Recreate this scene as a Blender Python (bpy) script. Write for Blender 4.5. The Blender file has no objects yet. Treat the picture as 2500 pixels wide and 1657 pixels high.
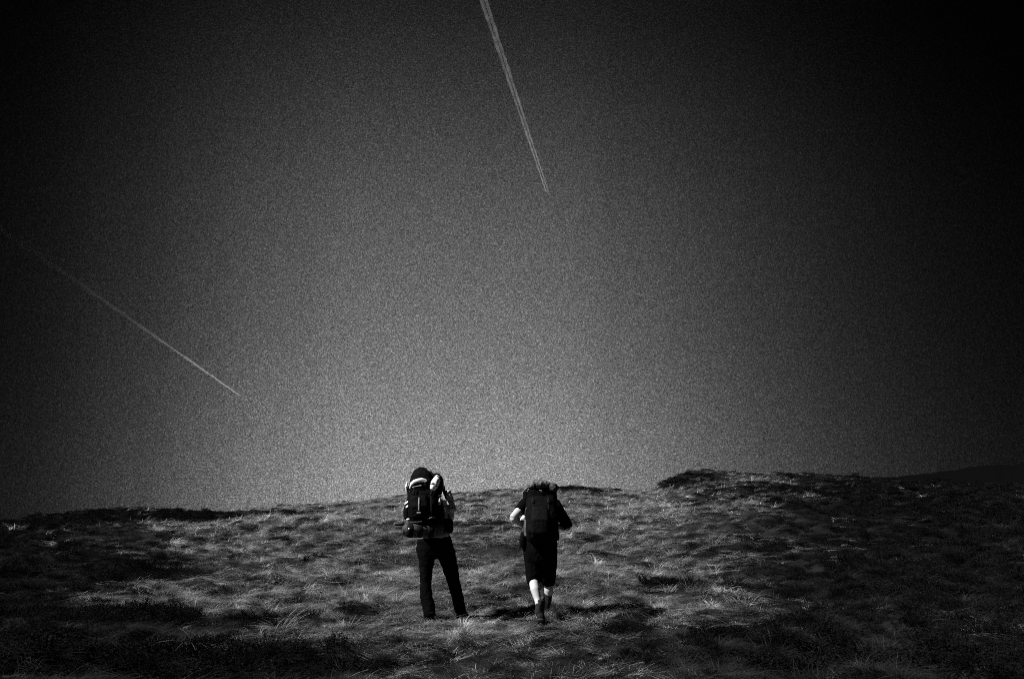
import bpy, bmesh, math, random
import numpy as np
from mathutils import Vector, Matrix, Euler, noise as mnoise

random.seed(7)
rng = np.random.default_rng(11)
scene = bpy.context.scene
COL = scene.collection
R = math.radians

# ------------------------------------------------------------------ camera
EYE = Vector((0.0, 0.0, 1.6))
PITCH = R(14.0)
cam_data = bpy.data.cameras.new('camera')
cam_data.sensor_width = 36.0
cam_data.lens = 32.0
cam_data.clip_start = 0.1
cam_data.clip_end = 200000.0
cam = bpy.data.objects.new('camera', cam_data)
cam.location = EYE
cam.rotation_euler = (math.pi / 2 + PITCH, 0, 0)
COL.objects.link(cam)
scene.camera = cam
cam_data.dof.use_dof = True
cam_data.dof.focus_distance = 11.8
cam_data.dof.aperture_fstop = 3.4

# ------------------------------------------------------------------ sun, sky, exposure
SUN_EL = R(45.0)
SUN_AZ = R(-112.0)            # measured from the view direction (+Y) towards +X
sun_dir = Vector((math.sin(SUN_AZ) * math.cos(SUN_EL), math.cos(SUN_AZ) * math.cos(SUN_EL), math.sin(SUN_EL)))
sd = bpy.data.lights.new('sun', 'SUN')
sd.energy = 4.0
sd.angle = R(0.53)
sd.color = (1.0, 1.0, 1.0)
sun = bpy.data.objects.new('sun', sd)
sun.rotation_euler = sun_dir.to_track_quat('Z', 'Y').to_euler()
sun.location = (-20, -8, 30)
COL.objects.link(sun)

world = bpy.data.worlds.new('World')
scene.world = world
world.use_nodes = True
wn, wl = world.node_tree.nodes, world.node_tree.links
wn.clear()
w_out = wn.new('ShaderNodeOutputWorld')
w_bg = wn.new('ShaderNodeBackground')
w_bg.inputs['Strength'].default_value = 0.1
sky = wn.new('ShaderNodeTexSky')
sky.sky_type = 'NISHITA'
sky.sun_disc = False
sky.sun_elevation = SUN_EL
sky.sun_rotation = SUN_AZ
sky.air_density = 1.0
sky.dust_density = 1.0
bw = wn.new('ShaderNodeRGBToBW')
wl.new(sky.outputs['Color'], bw.inputs['Color'])
tc = wn.new('ShaderNodeTexCoord')
SKY_H = [(-1.0, 0.010), (-0.51, 0.014), (-0.44, 0.026), (-0.35, 0.12), (-0.27, 0.33), (-0.173, 0.69), (0.0, 1.0), (0.173, 0.66), (0.27, 0.37), (0.35, 0.18), (0.44, 0.065), (0.51, 0.028), (0.58, 0.015), (1.0, 0.010)]
SKY_V = [(0.0, 1.04), (0.131, 0.98), (0.24, 0.87), (0.347, 0.74), (0.478, 0.42), (0.558, 0.22), (0.62, 0.13), (0.9, 0.03), (math.pi, 0.02)]
SKY_GAIN = 0.285
# the sky is deep and dark except for one broad pale glow low over the crest, fading upwards, and to both sides in place of lens edge darkening
GLOW_AZ = R(-3.6)


def curve_node(val, pts, lo, hi):
    """smooth curve through pts (x in lo..hi)"""
    c = wn.new('ShaderNodeFloatCurve')
    mr = wn.new('ShaderNodeMapRange')
    mr.inputs['From Min'].default_value = lo; mr.inputs['From Max'].default_value = hi
    wl.new(val, mr.inputs['Value']); wl.new(mr.outputs['Result'], c.inputs['Value'])
    k = c.mapping.curves[0]
    q = [((x - lo) / (hi - lo), y) for x, y in pts]
    k.points[0].location = q[0]; k.points[1].location = q[-1]
    for p in q[1:-1]:
        k.points.new(*p)
    c.mapping.update()
    return c.outputs['Value']


def vdot(v):
    d = wn.new('ShaderNodeVectorMath'); d.operation = 'DOT_PRODUCT'
    d.inputs[1].default_value = v
    wl.new(tc.outputs['Generated'], d.inputs[0])
    return d.outputs['Value']


def wmath(op, a, b=None):
    m = wn.new('ShaderNodeMath'); m.operation = op
    for i, v in enumerate((a, b)):
        if v is None:
            continue
        if isinstance(v, (int, float)):
            m.inputs[i].default_value = v
        else:
            wl.new(v, m.inputs[i])
    return m.outputs[0]


side = vdot((math.cos(GLOW_AZ), -math.sin(GLOW_AZ), 0))
ahead = vdot((math.sin(GLOW_AZ), math.cos(GLOW_AZ), 0))
upw = vdot((0, 0, 1))
rise = wmath('ARCTAN2', upw, ahead)            # 0 at the horizon ahead, pi at the horizon behind
rise = wmath('ABSOLUTE', rise)
H_L = SKY_H
V_L = SKY_V
gh = curve_node(side, H_L, -1.0, 1.0)
gv = curve_node(rise, V_L, 0.0, math.pi)
glow = wmath('MULTIPLY', gh, gv)
glow = wmath('MULTIPLY', glow, SKY_GAIN)
# fine noise put into the sky colour in place of film grain
nz = wn.new('ShaderNodeTexNoise')
nz.inputs['Scale'].default_value = 950.0
nz.inputs['Detail'].default_value = 1.0
nz.inputs['Roughness'].default_value = 0.6
wl.new(tc.outputs['Generated'], nz.inputs['Vector'])
sky_grain = wmath('EXPONENT', wmath('MULTIPLY', wmath('SUBTRACT', nz.outputs['Fac'], 0.5), 4.6))
m1 = wn.new('ShaderNodeMath'); m1.operation = 'MULTIPLY'
wl.new(bw.outputs['Val'], m1.inputs[0]); wl.new(glow, m1.inputs[1])
m2 = wn.new('ShaderNodeMath'); m2.operation = 'MULTIPLY'
wl.new(m1.outputs[0], m2.inputs[0]); wl.new(sky_grain, m2.inputs[1])
wl.new(m2.outputs[0], w_bg.inputs['Color'])
wl.new(w_bg.outputs['Background'], w_out.inputs['Surface'])

scene.view_settings.view_transform = 'Standard'
scene.view_settings.look = 'None'
scene.view_settings.exposure = 1.1
scene.view_settings.gamma = 1.0
scene.view_settings.use_curve_mapping = False
scene.render.engine = 'CYCLES'
scene.cycles.use_denoising = False
scene.cycles.use_adaptive_sampling = False
scene.cycles.filter_width = 1.0
scene.cycles.volume_bounces = 0
scene.cycles.max_bounces = 5
scene.cycles.transparent_max_bounces = 8

# ------------------------------------------------------------------ helpers
FPX = 2222.2


def ray(px, py):
    a = (px - 1250.0) / FPX
    b = -(py - 828.5) / FPX
    c, s = math.cos(PITCH), math.sin(PITCH)
    return Vector((a, c - b * s, s + b * c)).normalized()


def at(px, py, Y):
    d = ray(px, py)
    return EYE + d * (Y / d.y)


def link(o, parent=None):
    COL.objects.link(o)
    if parent is not None:
        o.parent = parent
    return o


def tag(o, label=None, category=None, group=None, kind=None):
    for k, v in (('label', label), ('category', category), ('group', group), ('kind', kind)):
        if v:
            o[k] = v
    return o


def empty(name, loc, label, category, group=None):
    o = bpy.data.objects.new(name, None)
    o.location = loc
    o.empty_display_size = 0.2
    link(o)
    return tag(o, label, category, group)


def node_mat(name):
    m = bpy.data.materials.new(name)
    m.use_nodes = True
    nt = m.node_tree
    b = nt.nodes['Principled BSDF']
    return m, nt, b


def cloth_mat(name, base, var=0.35, scale=14.0, rough=0.85, bump=0.25, weave=420.0, spec=0.25, sheen=0.0):
    m, nt, b = node_mat(name)
    n, l = nt.nodes, nt.links
    t = n.new('ShaderNodeTexCoord')
    a = n.new('ShaderNodeTexNoise'); a.inputs['Scale'].default_value = scale; a.inputs['Detail'].default_value = 5
    l.new(t.outputs['Object'], a.inputs['Vector'])
    mr = n.new('ShaderNodeMapRange')
    mr.inputs['From Min'].default_value = 0.3; mr.inputs['From Max'].default_value = 0.7
    mr.inputs['To Min'].default_value = base * (1 - var); mr.inputs['To Max'].default_value = base * (1 + var)
    l.new(a.outputs['Fac'], mr.inputs['Value'])
    l.new(mr.outputs['Result'], b.inputs['Base Color'])
    w = n.new('ShaderNodeTexNoise'); w.inputs['Scale'].default_value = weave; w.inputs['Detail'].default_value = 2
    l.new(t.outputs['Object'], w.inputs['Vector'])
    bp = n.new('ShaderNodeBump'); bp.inputs['Strength'].default_value = bump; bp.inputs['Distance'].default_value = 0.004
    l.new(w.outputs['Fac'], bp.inputs['Height'])
    l.new(bp.outputs['Normal'], b.inputs['Normal'])
    b.inputs['Roughness'].default_value = rough
    b.inputs['Specular IOR Level'].default_value = spec
    if sheen:
        b.inputs['Sheen Weight'].default_value = sheen
    return m


M = {
    'skin': cloth_mat('skin', 0.45, 0.08, 9.0, 0.55, 0.12, 300.0, 0.3),
    'hair': cloth_mat('hair', 0.012, 0.4, 60.0, 0.6, 0.5, 500.0, 0.3),
    'black_cloth': cloth_mat('black_cloth', 0.0025, 0.4, 10.0, 0.95, 0.3, 420.0, 0.03),
    'grey_shirt': cloth_mat('grey_shirt', 0.38, 0.25, 16.0, 0.9, 0.3, 380.0, 0.15),
    'black_shirt': cloth_mat('black_shirt', 0.0025, 0.35, 12.0, 0.95, 0.3, 380.0, 0.03),
    'belt': cloth_mat('belt', 0.3, 0.4, 30.0, 0.7, 0.2, 300.0, 0.3),
    'boot': cloth_mat('boot', 0.010, 0.5, 20.0, 0.8, 0.3, 250.0, 0.2),
    'sole': cloth_mat('sole', 0.03, 0.3, 20.0, 0.8, 0.3, 250.0, 0.2),
    'sock': cloth_mat('sock', 0.02, 0.3, 40.0, 0.95, 0.5, 300.0, 0.1),
    'pack': cloth_mat('pack', 0.0025, 0.5, 13.0, 0.85, 0.35, 360.0, 0.06),
    'pack_panel': cloth_mat('pack_panel', 0.0022, 0.6, 22.0, 0.8, 0.35, 360.0, 0.08),
    'webbing': cloth_mat('webbing', 0.007, 0.3, 30.0, 0.8, 0.3, 500.0, 0.1),
    'grey_webbing': cloth_mat('grey_webbing', 0.28, 0.4, 30.0, 0.75, 0.3, 500.0, 0.25),
    'white_cloth': cloth_mat('white_cloth', 0.85, 0.08, 25.0, 0.7, 0.25, 300.0, 0.3),
    'pale_plastic': cloth_mat('pale_plastic', 0.75, 0.1, 20.0, 0.35, 0.05, 100.0, 0.5),
    'grey_plastic': cloth_mat('grey_plastic', 0.25, 0.5, 40.0, 0.4, 0.05, 100.0, 0.5),
    'roll_cloth': cloth_mat('roll_cloth', 0.055, 0.6, 26.0, 0.85, 0.4, 300.0, 0.2),
    'mottled_cloth': cloth_mat('mottled_cloth', 0.11, 0.9, 38.0, 0.85, 0.4, 300.0, 0.2),
    'dark_mottled_cloth': cloth_mat('dark_mottled_cloth', 0.06, 0.8, 34.0, 0.85, 0.4, 300.0, 0.2),
    'pole': cloth_mat('pole', 0.010, 0.3, 20.0, 0.6, 0.2, 300.0, 0.25),
}


def loft(bm, pts, radii, nseg=18, up=None, power=2.0):
    """closed tube through pts; radii are r or (r_side, r_other); power > 2 squares the section off"""
    pts = [Vector(p) for p in pts]
    radii = [(r, r) if not isinstance(r, (tuple, list)) else tuple(r) for r in radii]
    n = len(pts)
    tang = []
    for i in range(n):
        a, b = pts[max(i - 1, 0)], pts[min(i + 1, n - 1)]
        tang.append((b - a).normalized())
    # rounded caps
    P, Rr, T = [], [], []
    for k in (0.0, 0.5, 0.85):
        h = min(radii[0]) * 0.55
        P.append(pts[0] - tang[0] * h * (1 - k)); T.append(tang[0])
        s = math.sqrt(max(1 - (1 - k) ** 2, 0.0))
        Rr.append((radii[0][0] * max(s, 0.02), radii[0][1] * max(s, 0.02)))
    for i in range(n):
        P.append(pts[i]); T.append(tang[i]); Rr.append(radii[i])
    for k in (0.85, 0.5, 0.0):
        h = min(radii[-1]) * 0.55
        P.append(pts[-1] + tang[-1] * h * (1 - k)); T.append(tang[-1])
        s = math.sqrt(max(1 - (1 - k) ** 2, 0.0))
        Rr.append((radii[-1][0] * max(s, 0.02), radii[-1][1] * max(s, 0.02)))
    rings = []
    for p, t, (ra, rb) in zip(P, T, Rr):
        ref = Vector(up) if up is not None else Vector((1, 0, 0))
        side = ref - t * ref.dot(t)
        if side.length < 0.25:
            ref = Vector((0, 1, 0)); side = ref - t * ref.dot(t)
        side.normalize()
        oth = t.cross(side)
        ring = []
        for k in range(nseg):
            a = 2 * math.pi * k / nseg
            c, s = math.cos(a), math.sin(a)
            c = math.copysign(abs(c) ** (2 / power), c); s = math.copysign(abs(s) ** (2 / power), s)
            ring.append(bm.verts.new(p + side * (ra * c) + oth * (rb * s)))
        rings.append(ring)
    for a, b in zip(rings[:-1], rings[1:]):
        for k in range(nseg):
            bm.faces.new((a[k], a[(k + 1) % nseg], b[(k + 1) % nseg], b[k]))
    bm.faces.new(list(reversed(rings[0])))
    bm.faces.new(rings[-1])


def ball(bm, c, r, seg=16):
    r = (r, r, r) if not isinstance(r, (tuple, list)) else r
    mat = Matrix.Translation(c) @ Matrix.Diagonal((r[0], r[1], r[2], 1))
    bmesh.ops.create_uvsphere(bm, u_segments=seg, v_segments=max(8, seg // 2), radius=1.0, matrix=mat)


def finish(name, bm, mat, parent=None, origin=(0, 0, 0), smooth=True):
    if origin != (0, 0, 0):
        bmesh.ops.translate(bm, verts=bm.verts, vec=-Vector(origin))
    bmesh.ops.recalc_face_normals(bm, faces=bm.faces)
    me = bpy.data.meshes.new(name)
    bm.to_mesh(me); bm.free()
    me.materials.append(mat)
    if smooth:
        me.polygons.foreach_set('use_smooth', [True] * len(me.polygons))
    o = bpy.data.objects.new(name, me)
    link(o, parent)
    return o


def fuse(name, bm, mat, parent=None, origin=(0, 0, 0), voxel=0.01, smooth=4, wrinkle=0.0, wscale=9.0, stretch=(1, 1, 1), decimate=None):
    """melt the lofts of bm into one continuous skin, relax it and crease it"""
    o = finish(name, bm, mat, None, origin)
    r = o.modifiers.new('r', 'REMESH'); r.mode = 'VOXEL'; r.voxel_size = voxel
    s = o.modifiers.new('s', 'SMOOTH'); s.iterations = smooth; s.factor = 0.5
    dg = bpy.context.evaluated_depsgraph_get()
    me = bpy.data.meshes.new_from_object(o.evaluated_get(dg))
    old = o.data
    o.modifiers.clear()
    o.data = me
    me.name = name
    bpy.data.meshes.remove(old)
    if not me.materials:
        me.materials.append(mat)
    if wrinkle:
        off = Vector((random.uniform(0, 50), random.uniform(0, 50), random.uniform(0, 50)))
        nrm = [v.normal.copy() for v in me.vertices]
        for v, nn in zip(me.vertices, nrm):
            q = Vector((v.co.x * stretch[0], v.co.y * stretch[1], v.co.z * stretch[2]))
            d = mnoise.noise(q * wscale + off) * 0.6 + (1 - abs(mnoise.noise(q * wscale * 2.3 + off)) * 2) * 0.35
            v.co += nn * d * wrinkle
    me.polygons.foreach_set('use_smooth', [True] * len(me.polygons))
    if parent is not None:
        o.parent = parent
    return o


# numpy gradient noise ------------------------------------------------
def _hash(ix, iy, seed):
    h = (ix.astype(np.int64) * 374761393 + iy.astype(np.int64) * 668265263 + seed * 982451653) & 0xFFFFFFFF
    h = ((h ^ (h >> 13)) * 1274126177) & 0xFFFFFFFF
    h = h ^ (h >> 16)
    return (h & 0xFFFF) / 65536.0 * 2 * np.pi


def pn(x, y, seed=0):
    x = np.asarray(x, float); y = np.asarray(y, float)
    ix, iy = np.floor(x), np.floor(y)
    fx, fy = x - ix, y - iy
    u = fx * fx * fx * (fx * (fx * 6 - 15) + 10); v = fy * fy * fy * (fy * (fy * 6 - 15) + 10)

    def g(dx, dy):
        a = _hash(ix + dx, iy + dy, seed)
        return np.cos(a) * (fx - dx) + np.sin(a) * (fy - dy)
    return ((g(0, 0) * (1 - u) + g(1, 0) * u) * (1 - v) + (g(0, 1) * (1 - u) + g(1, 1) * u) * v) * 1.5


def sstep(a, b, x):
    t = np.clip((np.asarray(x, float) - a) / (b - a), 0, 1)
    return t * t * (3 - 2 * t)


# ------------------------------------------------------------------ the hillside
SKYLINE = [(-700, 1330), (-350, 1300), (0, 1270), (85, 1258), (210, 1244), (350, 1235), (445, 1240), (550, 1242), (676, 1235), (760, 1231),
           (866, 1222), (950, 1214), (1120, 1203), (1215, 1195), (1280, 1192), (1362, 1187), (1405, 1185), (1468, 1191),
           (1532, 1194), (1590, 1190), (1640, 1180), (1720, 1162), (1800, 1153), (1860, 1150), (1976, 1153), (2070, 1157), (2180, 1163),
           (2350, 1172), (2500, 1180), (2850, 1200), (3300, 1240)]
_sa, _se = [], []
for px, py in SKYLINE:
    d = ray(px, py + (7 if 560 < px < 1550 else 12))
    _sa.append(math.atan2(d.x, d.y)); _se.append(d.z / math.hypot(d.x, d.y))
_sa = [-math.pi, -1.6] + _sa + [1.6, math.pi]
_se = [-0.06, -0.03] + _se + [-0.01, -0.06]
_sa, _se = np.array(_sa), np.array(_se)
R0 = 11.5


def skyline(az):
    return np.interp(az, _sa, _se)


def ridge_r(az):
    return 56 + 5 * np.sin(az * 5.1 + 0.7) + 3 * np.sin(az * 11 + 2)


def base_height(r, az, E):
    x = r * np.sin(az)
    z0 = 0.945 + 0.012 * x * np.clip(R0 / np.maximum(r, R0), 0, 1)
    front = sstep(2.2, 1.0, np.abs(az))
    z0 = z0 * front - 0.5 * (1 - front)
    Rr = ridge_r(az)
    zr = 1.6 + E * Rr
    s = np.maximum((r - R0) / (Rr - R0), 0)
    g = np.where(s < 1, 0.62 * s + 0.38 * np.sin(np.minimum(s, 1) * np.pi / 2), 1.0)
    e = np.maximum(s - 1, 0)
    over = (zr - z0) * 0.62 * e - 3.2 * e * e
    over = np.where(e < 1.2, over, ((zr - z0) * 0.62 * 1.2 - 3.2 * 1.44) - 0.8 * np.log1p(e - 1.2) * 3)
    z = z0 + (zr - z0) * g + np.where(s >= 1, over, 0)
    near = np.clip(r / R0, 0, 1)
    return np.where(r < R0, z0 * near, z)


# make the crest of the bare profile agree with the wanted skyline
_AZ = np.linspace(-math.pi, math.pi, 2881)
_E = skyline(_AZ)
_ker = np.hanning(9); _ker /= _ker.sum()
_E = np.convolve(np.pad(_E, 4, mode='edge'), _ker, 'valid')
_want = _E.copy()
_rr = np.linspace(15, 110, 160)
for _ in range(5):
    zz = base_height(_rr[None, :], _AZ[:, None], _E[:, None])
    got = ((zz - 1.6) / _rr[None, :]).max(axis=1)
    _E += (_want - got) * 0.9

KN = at(1676, 1166, 47.0)      # the knoll on the crest


def ground_z(x, y, fine=True):
    x = np.asarray(x, float); y = np.asarray(y, float)
    r = np.hypot(x, y); az = np.arctan2(x, y)
    z = base_height(r, az, np.interp(az, _AZ, _E))
    # knoll: steep to the left, long to the right
    dx = x - KN.x; dy = y - 47.0
    wx = np.where(dx < 0, 1.7, 1.9)
    z = z + 0.62 * np.exp(-(dx / wx) ** 2 - (dy / 3.0) ** 2)
    # far hill beyond the crest on the right
    z = np.maximum(z, 45.9 * np.exp(-((x - 200) / 285.0) ** 2 - ((y - 175) / 60.0) ** 2) - 19.4 + 0.5 * pn(x / 14, y / 14, 8) + 0.25 * pn(x / 4, y / 4, 9) + 0.15 * pn(x / 1.6, y / 1.6, 10))
    amp = sstep(1.5, 7.0, r) * (1 - sstep(90, 200, r))
    rel = 0.16 * pn(x / 5.2 + 9.1, y / 6.0, 1) + 0.10 * pn(x / 2.1, y / 2.6, 2)
    flat = 1 - np.exp(-((x + 0.4) / 2.6) ** 2 - ((y - 11.4) / 1.6) ** 2)
    rel = rel * (0.25 + 0.75 * flat)
    if fine:
        t = pn(x / 0.85, y / 0.95, 3)
        rel = rel + 0.15 * (np.abs(t) * 1.5 - 0.25) * (0.4 + 0.6 * flat) + 0.035 * pn(x / 0.3, y / 0.33, 4)
    z = z + rel * amp
    # hollows and banks of the foreground
    for (cx, cy, rx, ry, dz) in HOLLOWS:
        z = z + dz * np.exp(-((x - cx) / rx) ** 2 - ((y - cy) / ry) ** 2)
    return z


HOLLOWS = []


def ground_at(px, py):
    d = ray(px, py)
    t = 4.0
    while t < 200:
        p = EYE + d * t
        if p.z < float(ground_z(p.x, p.y, False)):
            break
        t *= 1.01
    return p


# dark patches planted as heather, those at bottom and sides as edge darkening: centre and half size in the photograph, taken to the ground
BEDS = []
for px, py, wpx, hpx, k in [(1525, 1548, 75, 26, 1.0), (1830, 1556, 175, 22, 1.0), (2020, 1592, 120, 34, 1.0), (1710, 1440, 135, 13, 0.9), (1560, 1448, 60, 10, 0.6),
                            (280, 1408, 150, 22, 0.9), (230, 1535, 260, 42, 1.0), (620, 1535, 150, 26, 0.8), (880, 1505, 55, 18, 0.6),
                            (1690, 1180, 80, 22, 0.7), (330, 1262, 330, 16, 0.8), (640, 1262, 150, 10, 0.6), (1010, 1620, 120, 22, 0.5), (1420, 1200, 80, 10, 0.7),
                            (1900, 1200, 180, 14, 0.7), (740, 1640, 160, 30, 0.9), (1140, 1600, 90, 14, 0.4), (1560, 1620, 150, 20, 0.6),
                            (1880, 1345, 240, 22, 0.5), (2200, 1400, 180, 40, 0.8), (300, 1630, 330, 45, 0.95), (680, 1600, 170, 25, 0.7), (2150, 1640, 420, 30, 0.95), (1330, 1645, 160, 14, 0.5)]:
    c = ground_at(px, py)
    rr = math.hypot(c.x, c.y)
    rx = wpx / FPX * rr
    a, b = ground_at(px, py - hpx), ground_at(px, py + hpx)
    ry = max(0.35, min(abs(a.y - b.y) / 2, 8.0))
    BEDS.append((c.x, c.y, rx, ry, k))
for i in (0, 1, 2):
    cx, cy, rx, ry, k = BEDS[i]
    HOLLOWS.append((cx, cy, rx * 0.9, ry * 0.7, -0.16))
    HOLLOWS.append((cx, cy + ry * 1.5, rx, ry * 0.6, 0.12))


def heather_vignette_share(x, y):
    """share of heather: patches on the slope, plus dark flanks standing in for lens vignetting"""
    n = pn(x / 3.1 + 3, y / 4.2, 21) * 0.55 + pn(x / 1.1, y / 1.5, 22) * 0.3
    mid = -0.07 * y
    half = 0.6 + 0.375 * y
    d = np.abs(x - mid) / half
    h = sstep(0.55, 1.35, d + n * 0.45) * 0.82  # flanks darkened by planting, in place of lens vignetting
    h = np.maximum(h, sstep(0.22, 0.75, n) * 0.4)
    pits = pn(x / 0.75 + 4, y / 0.8, 23) + 0.5 * pn(x / 2.3, y / 2.0, 24)
    h = np.maximum(h, sstep(0.40, 0.75, pits) * 0.7)
    for cx, cy, rx, ry, k in BEDS:
        q = ((x - cx) / rx) ** 2 + ((y - cy) / ry) ** 2
        h = np.maximum(h, k * sstep(1.25, 0.55, q + n * 0.7))
    return np.clip(h, 0, 1)


def build_ground():
    az = np.concatenate([np.linspace(-math.pi, -0.82, 70, endpoint=False), np.linspace(-0.82, 0.82, 760, endpoint=False), np.linspace(0.82, math.pi, 70, endpoint=False)])
    rad = np.concatenate([np.geomspace(0.6, 6.5, 26, endpoint=False), np.geomspace(6.5, 78, 470, endpoint=False), np.geomspace(78, 4000, 70)])
    A, Rd = np.meshgrid(az, rad)
    X, Y = Rd * np.sin(A), Rd * np.cos(A)
    Z = ground_z(X, Y)
    na, nr = len(az), len(rad)
    co = np.stack([X, Y, Z], -1).reshape(-1, 3)
    co = np.vstack([co, [[0, 0, float(ground_z(0.0, 0.0))]]])
    i = np.arange(nr - 1)[:, None] * na
    j = np.arange(na)[None, :]
    jn = (j + 1) % na
    quads = np.stack([i + j, i + na + j, i + na + jn, i + jn], -1).reshape(-1, 4)
    c = len(co) - 1
    tris = np.stack([np.full(na, c), np.arange(na), (np.arange(na) + 1) % na], -1)
    me = bpy.data.meshes.new('hillside')
    me.vertices.add(len(co)); me.vertices.foreach_set('co', co.ravel())
    loops = np.concatenate([quads.ravel(), tris.ravel()])
    me.loops.add(len(loops)); me.loops.foreach_set('vertex_index', loops.astype(np.int32))
    st = np.concatenate([np.arange(len(quads)) * 4, len(quads) * 4 + np.arange(len(tris)) * 3]).astype(np.int32)
    me.polygons.add(len(st)); me.polygons.foreach_set('loop_start', st)
    me.update(calc_edges=True)
    at_ = me.attributes.new('heather', 'FLOAT', 'POINT')
    at_.data.foreach_set('value', np.maximum(heather_vignette_share(co[:, 0], co[:, 1]), sstep(76, 95, np.hypot(co[:, 0], co[:, 1]))).astype(np.float32))  # far hill set fully dark as well, edge darkening put into its colour
    me.polygons.foreach_set('use_smooth', [True] * len(me.polygons))
    me.validate()
    o = bpy.data.objects.new('hillside', me)
    link(o)
    o['kind'] = 'structure'
    m, nt, b = node_mat('moor_ground')
    n, l = nt.nodes, nt.links
    g = n.new('ShaderNodeNewGeometry')
    a = n.new('ShaderNodeAttribute'); a.attribute_name = 'heather'
    n1 = n.new('ShaderNodeTexNoise'); n1.inputs['Scale'].default_value = 2.4; n1.inputs['Detail'].default_value = 8; n1.inputs['Roughness'].default_value = 0.7
    l.new(g.outputs['Position'], n1.inputs['Vector'])
    r1 = n.new('ShaderNodeMapRange'); r1.inputs['From Min'].default_value = 0.35; r1.inputs['From Max'].default_value = 0.7
    r1.inputs['To Min'].default_value = 0.005; r1.inputs['To Max'].default_value = 0.03
    l.new(n1.outputs['Fac'], r1.inputs['Value'])
    mx = n.new('ShaderNodeMix'); mx.data_type = 'FLOAT'
    l.new(a.outputs['Fac'], mx.inputs['Factor']); l.new(r1.outputs['Result'], mx.inputs['A']); mx.inputs['B'].default_value = 0.0025
    l.new(mx.outputs['Result'], b.inputs['Base Color'])
    b.inputs['Roughness'].default_value = 1.0; b.inputs['Specular IOR Level'].default_value = 0.0
    n2 = n.new('ShaderNodeTexNoise'); n2.inputs['Scale'].default_value = 18; n2.inputs['Detail'].default_value = 6
    l.new(g.outputs['Position'], n2.inputs['Vector'])
    bp = n.new('ShaderNodeBump'); bp.inputs['Strength'].default_value = 0.7; bp.inputs['Distance'].default_value = 0.06
    l.new(n2.outputs['Fac'], bp.inputs['Height']); l.new(bp.outputs['Normal'], b.inputs['Normal'])
    me.materials.append(m)
    return o


hillside = build_ground()


def gz(x, y):
    return float(ground_z(x, y))


# ------------------------------------------------------------------ people
def hand(bm, wrist, direction, palm_n, side, s=1.0):
    """palm, four fingers curled towards palm_n, thumb leaving the side of the palm"""
    d = Vector(direction).normalized(); pnl = Vector(palm_n).normalized()
    across = d.cross(pnl).normalized() * side
    w = Vector(wrist)
    loft(bm, [w, w + d * 0.045 * s, w + d * 0.09 * s], [(0.024 * s, 0.022 * s), (0.038 * s, 0.017 * s), (0.040 * s, 0.015 * s)], 12, up=across)
    for k, (off, ln) in enumerate([(-0.030, 0.068), (-0.010, 0.078), (0.011, 0.072), (0.030, 0.056)]):
        p = w + d * 0.088 * s + across * off * s
        q1 = p + (d * 0.75 + pnl * 0.55).normalized() * ln * 0.45 * s
        q2 = q1 + (d * 0.1 + pnl * 1.0).normalized() * ln * 0.35 * s
        q3 = q2 + (-d * 0.6 + pnl * 0.7).normalized() * ln * 0.3 * s
        loft(bm, [p - d * 0.02 * s, p, q1, q2, q3], [0.0095 * s, 0.0095 * s, 0.009 * s, 0.0085 * s, 0.0075 * s], 8)
    b0 = w + d * 0.03 * s - across * 0.03 * s
    b1 = b0 + (d * 0.5 - across * 0.6 + pnl * 0.4).normalized() * 0.034 * s
    b2 = b1 + (d * 0.7 + pnl * 0.7).normalized() * 0.03 * s
    loft(bm, [b0, b1, b2], [0.014 * s, 0.011 * s, 0.009 * s], 8)


def head_shape(bm, c, fwd):
    f = Vector(fwd).normalized(); s = Vector((1, 0, 0)); u = s.cross(f).normalized()
    if u.z < 0:
        u = -u
    ball(bm, c + u * 0.025, (0.078, 0.097, 0.105), 20)
    ball(bm, c - u * 0.055 + f * 0.028, (0.058, 0.066, 0.065), 16)          # jaw
    loft(bm, [c + f * 0.09 + u * 0.01, c + f * 0.108 - u * 0.018, c + f * 0.098 - u * 0.03], [0.008, 0.015, 0.013], 8)   # nose
    for e in (-1, 1):
        ball(bm, c + s * e * 0.08 - u * 0.005, (0.012, 0.02, 0.032), 10)     # ears
        ball(bm, c + s * e * 0.032 + f * 0.082 + u * 0.005, (0.013, 0.012, 0.01), 8)   # lids
    loft(bm, [c + f * 0.089 - u * 0.062 - s * 0.02, c + f * 0.092 - u * 0.06, c + f * 0.089 - u * 0.062 + s * 0.02], [0.006, 0.008, 0.006], 8)  # lips


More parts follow.
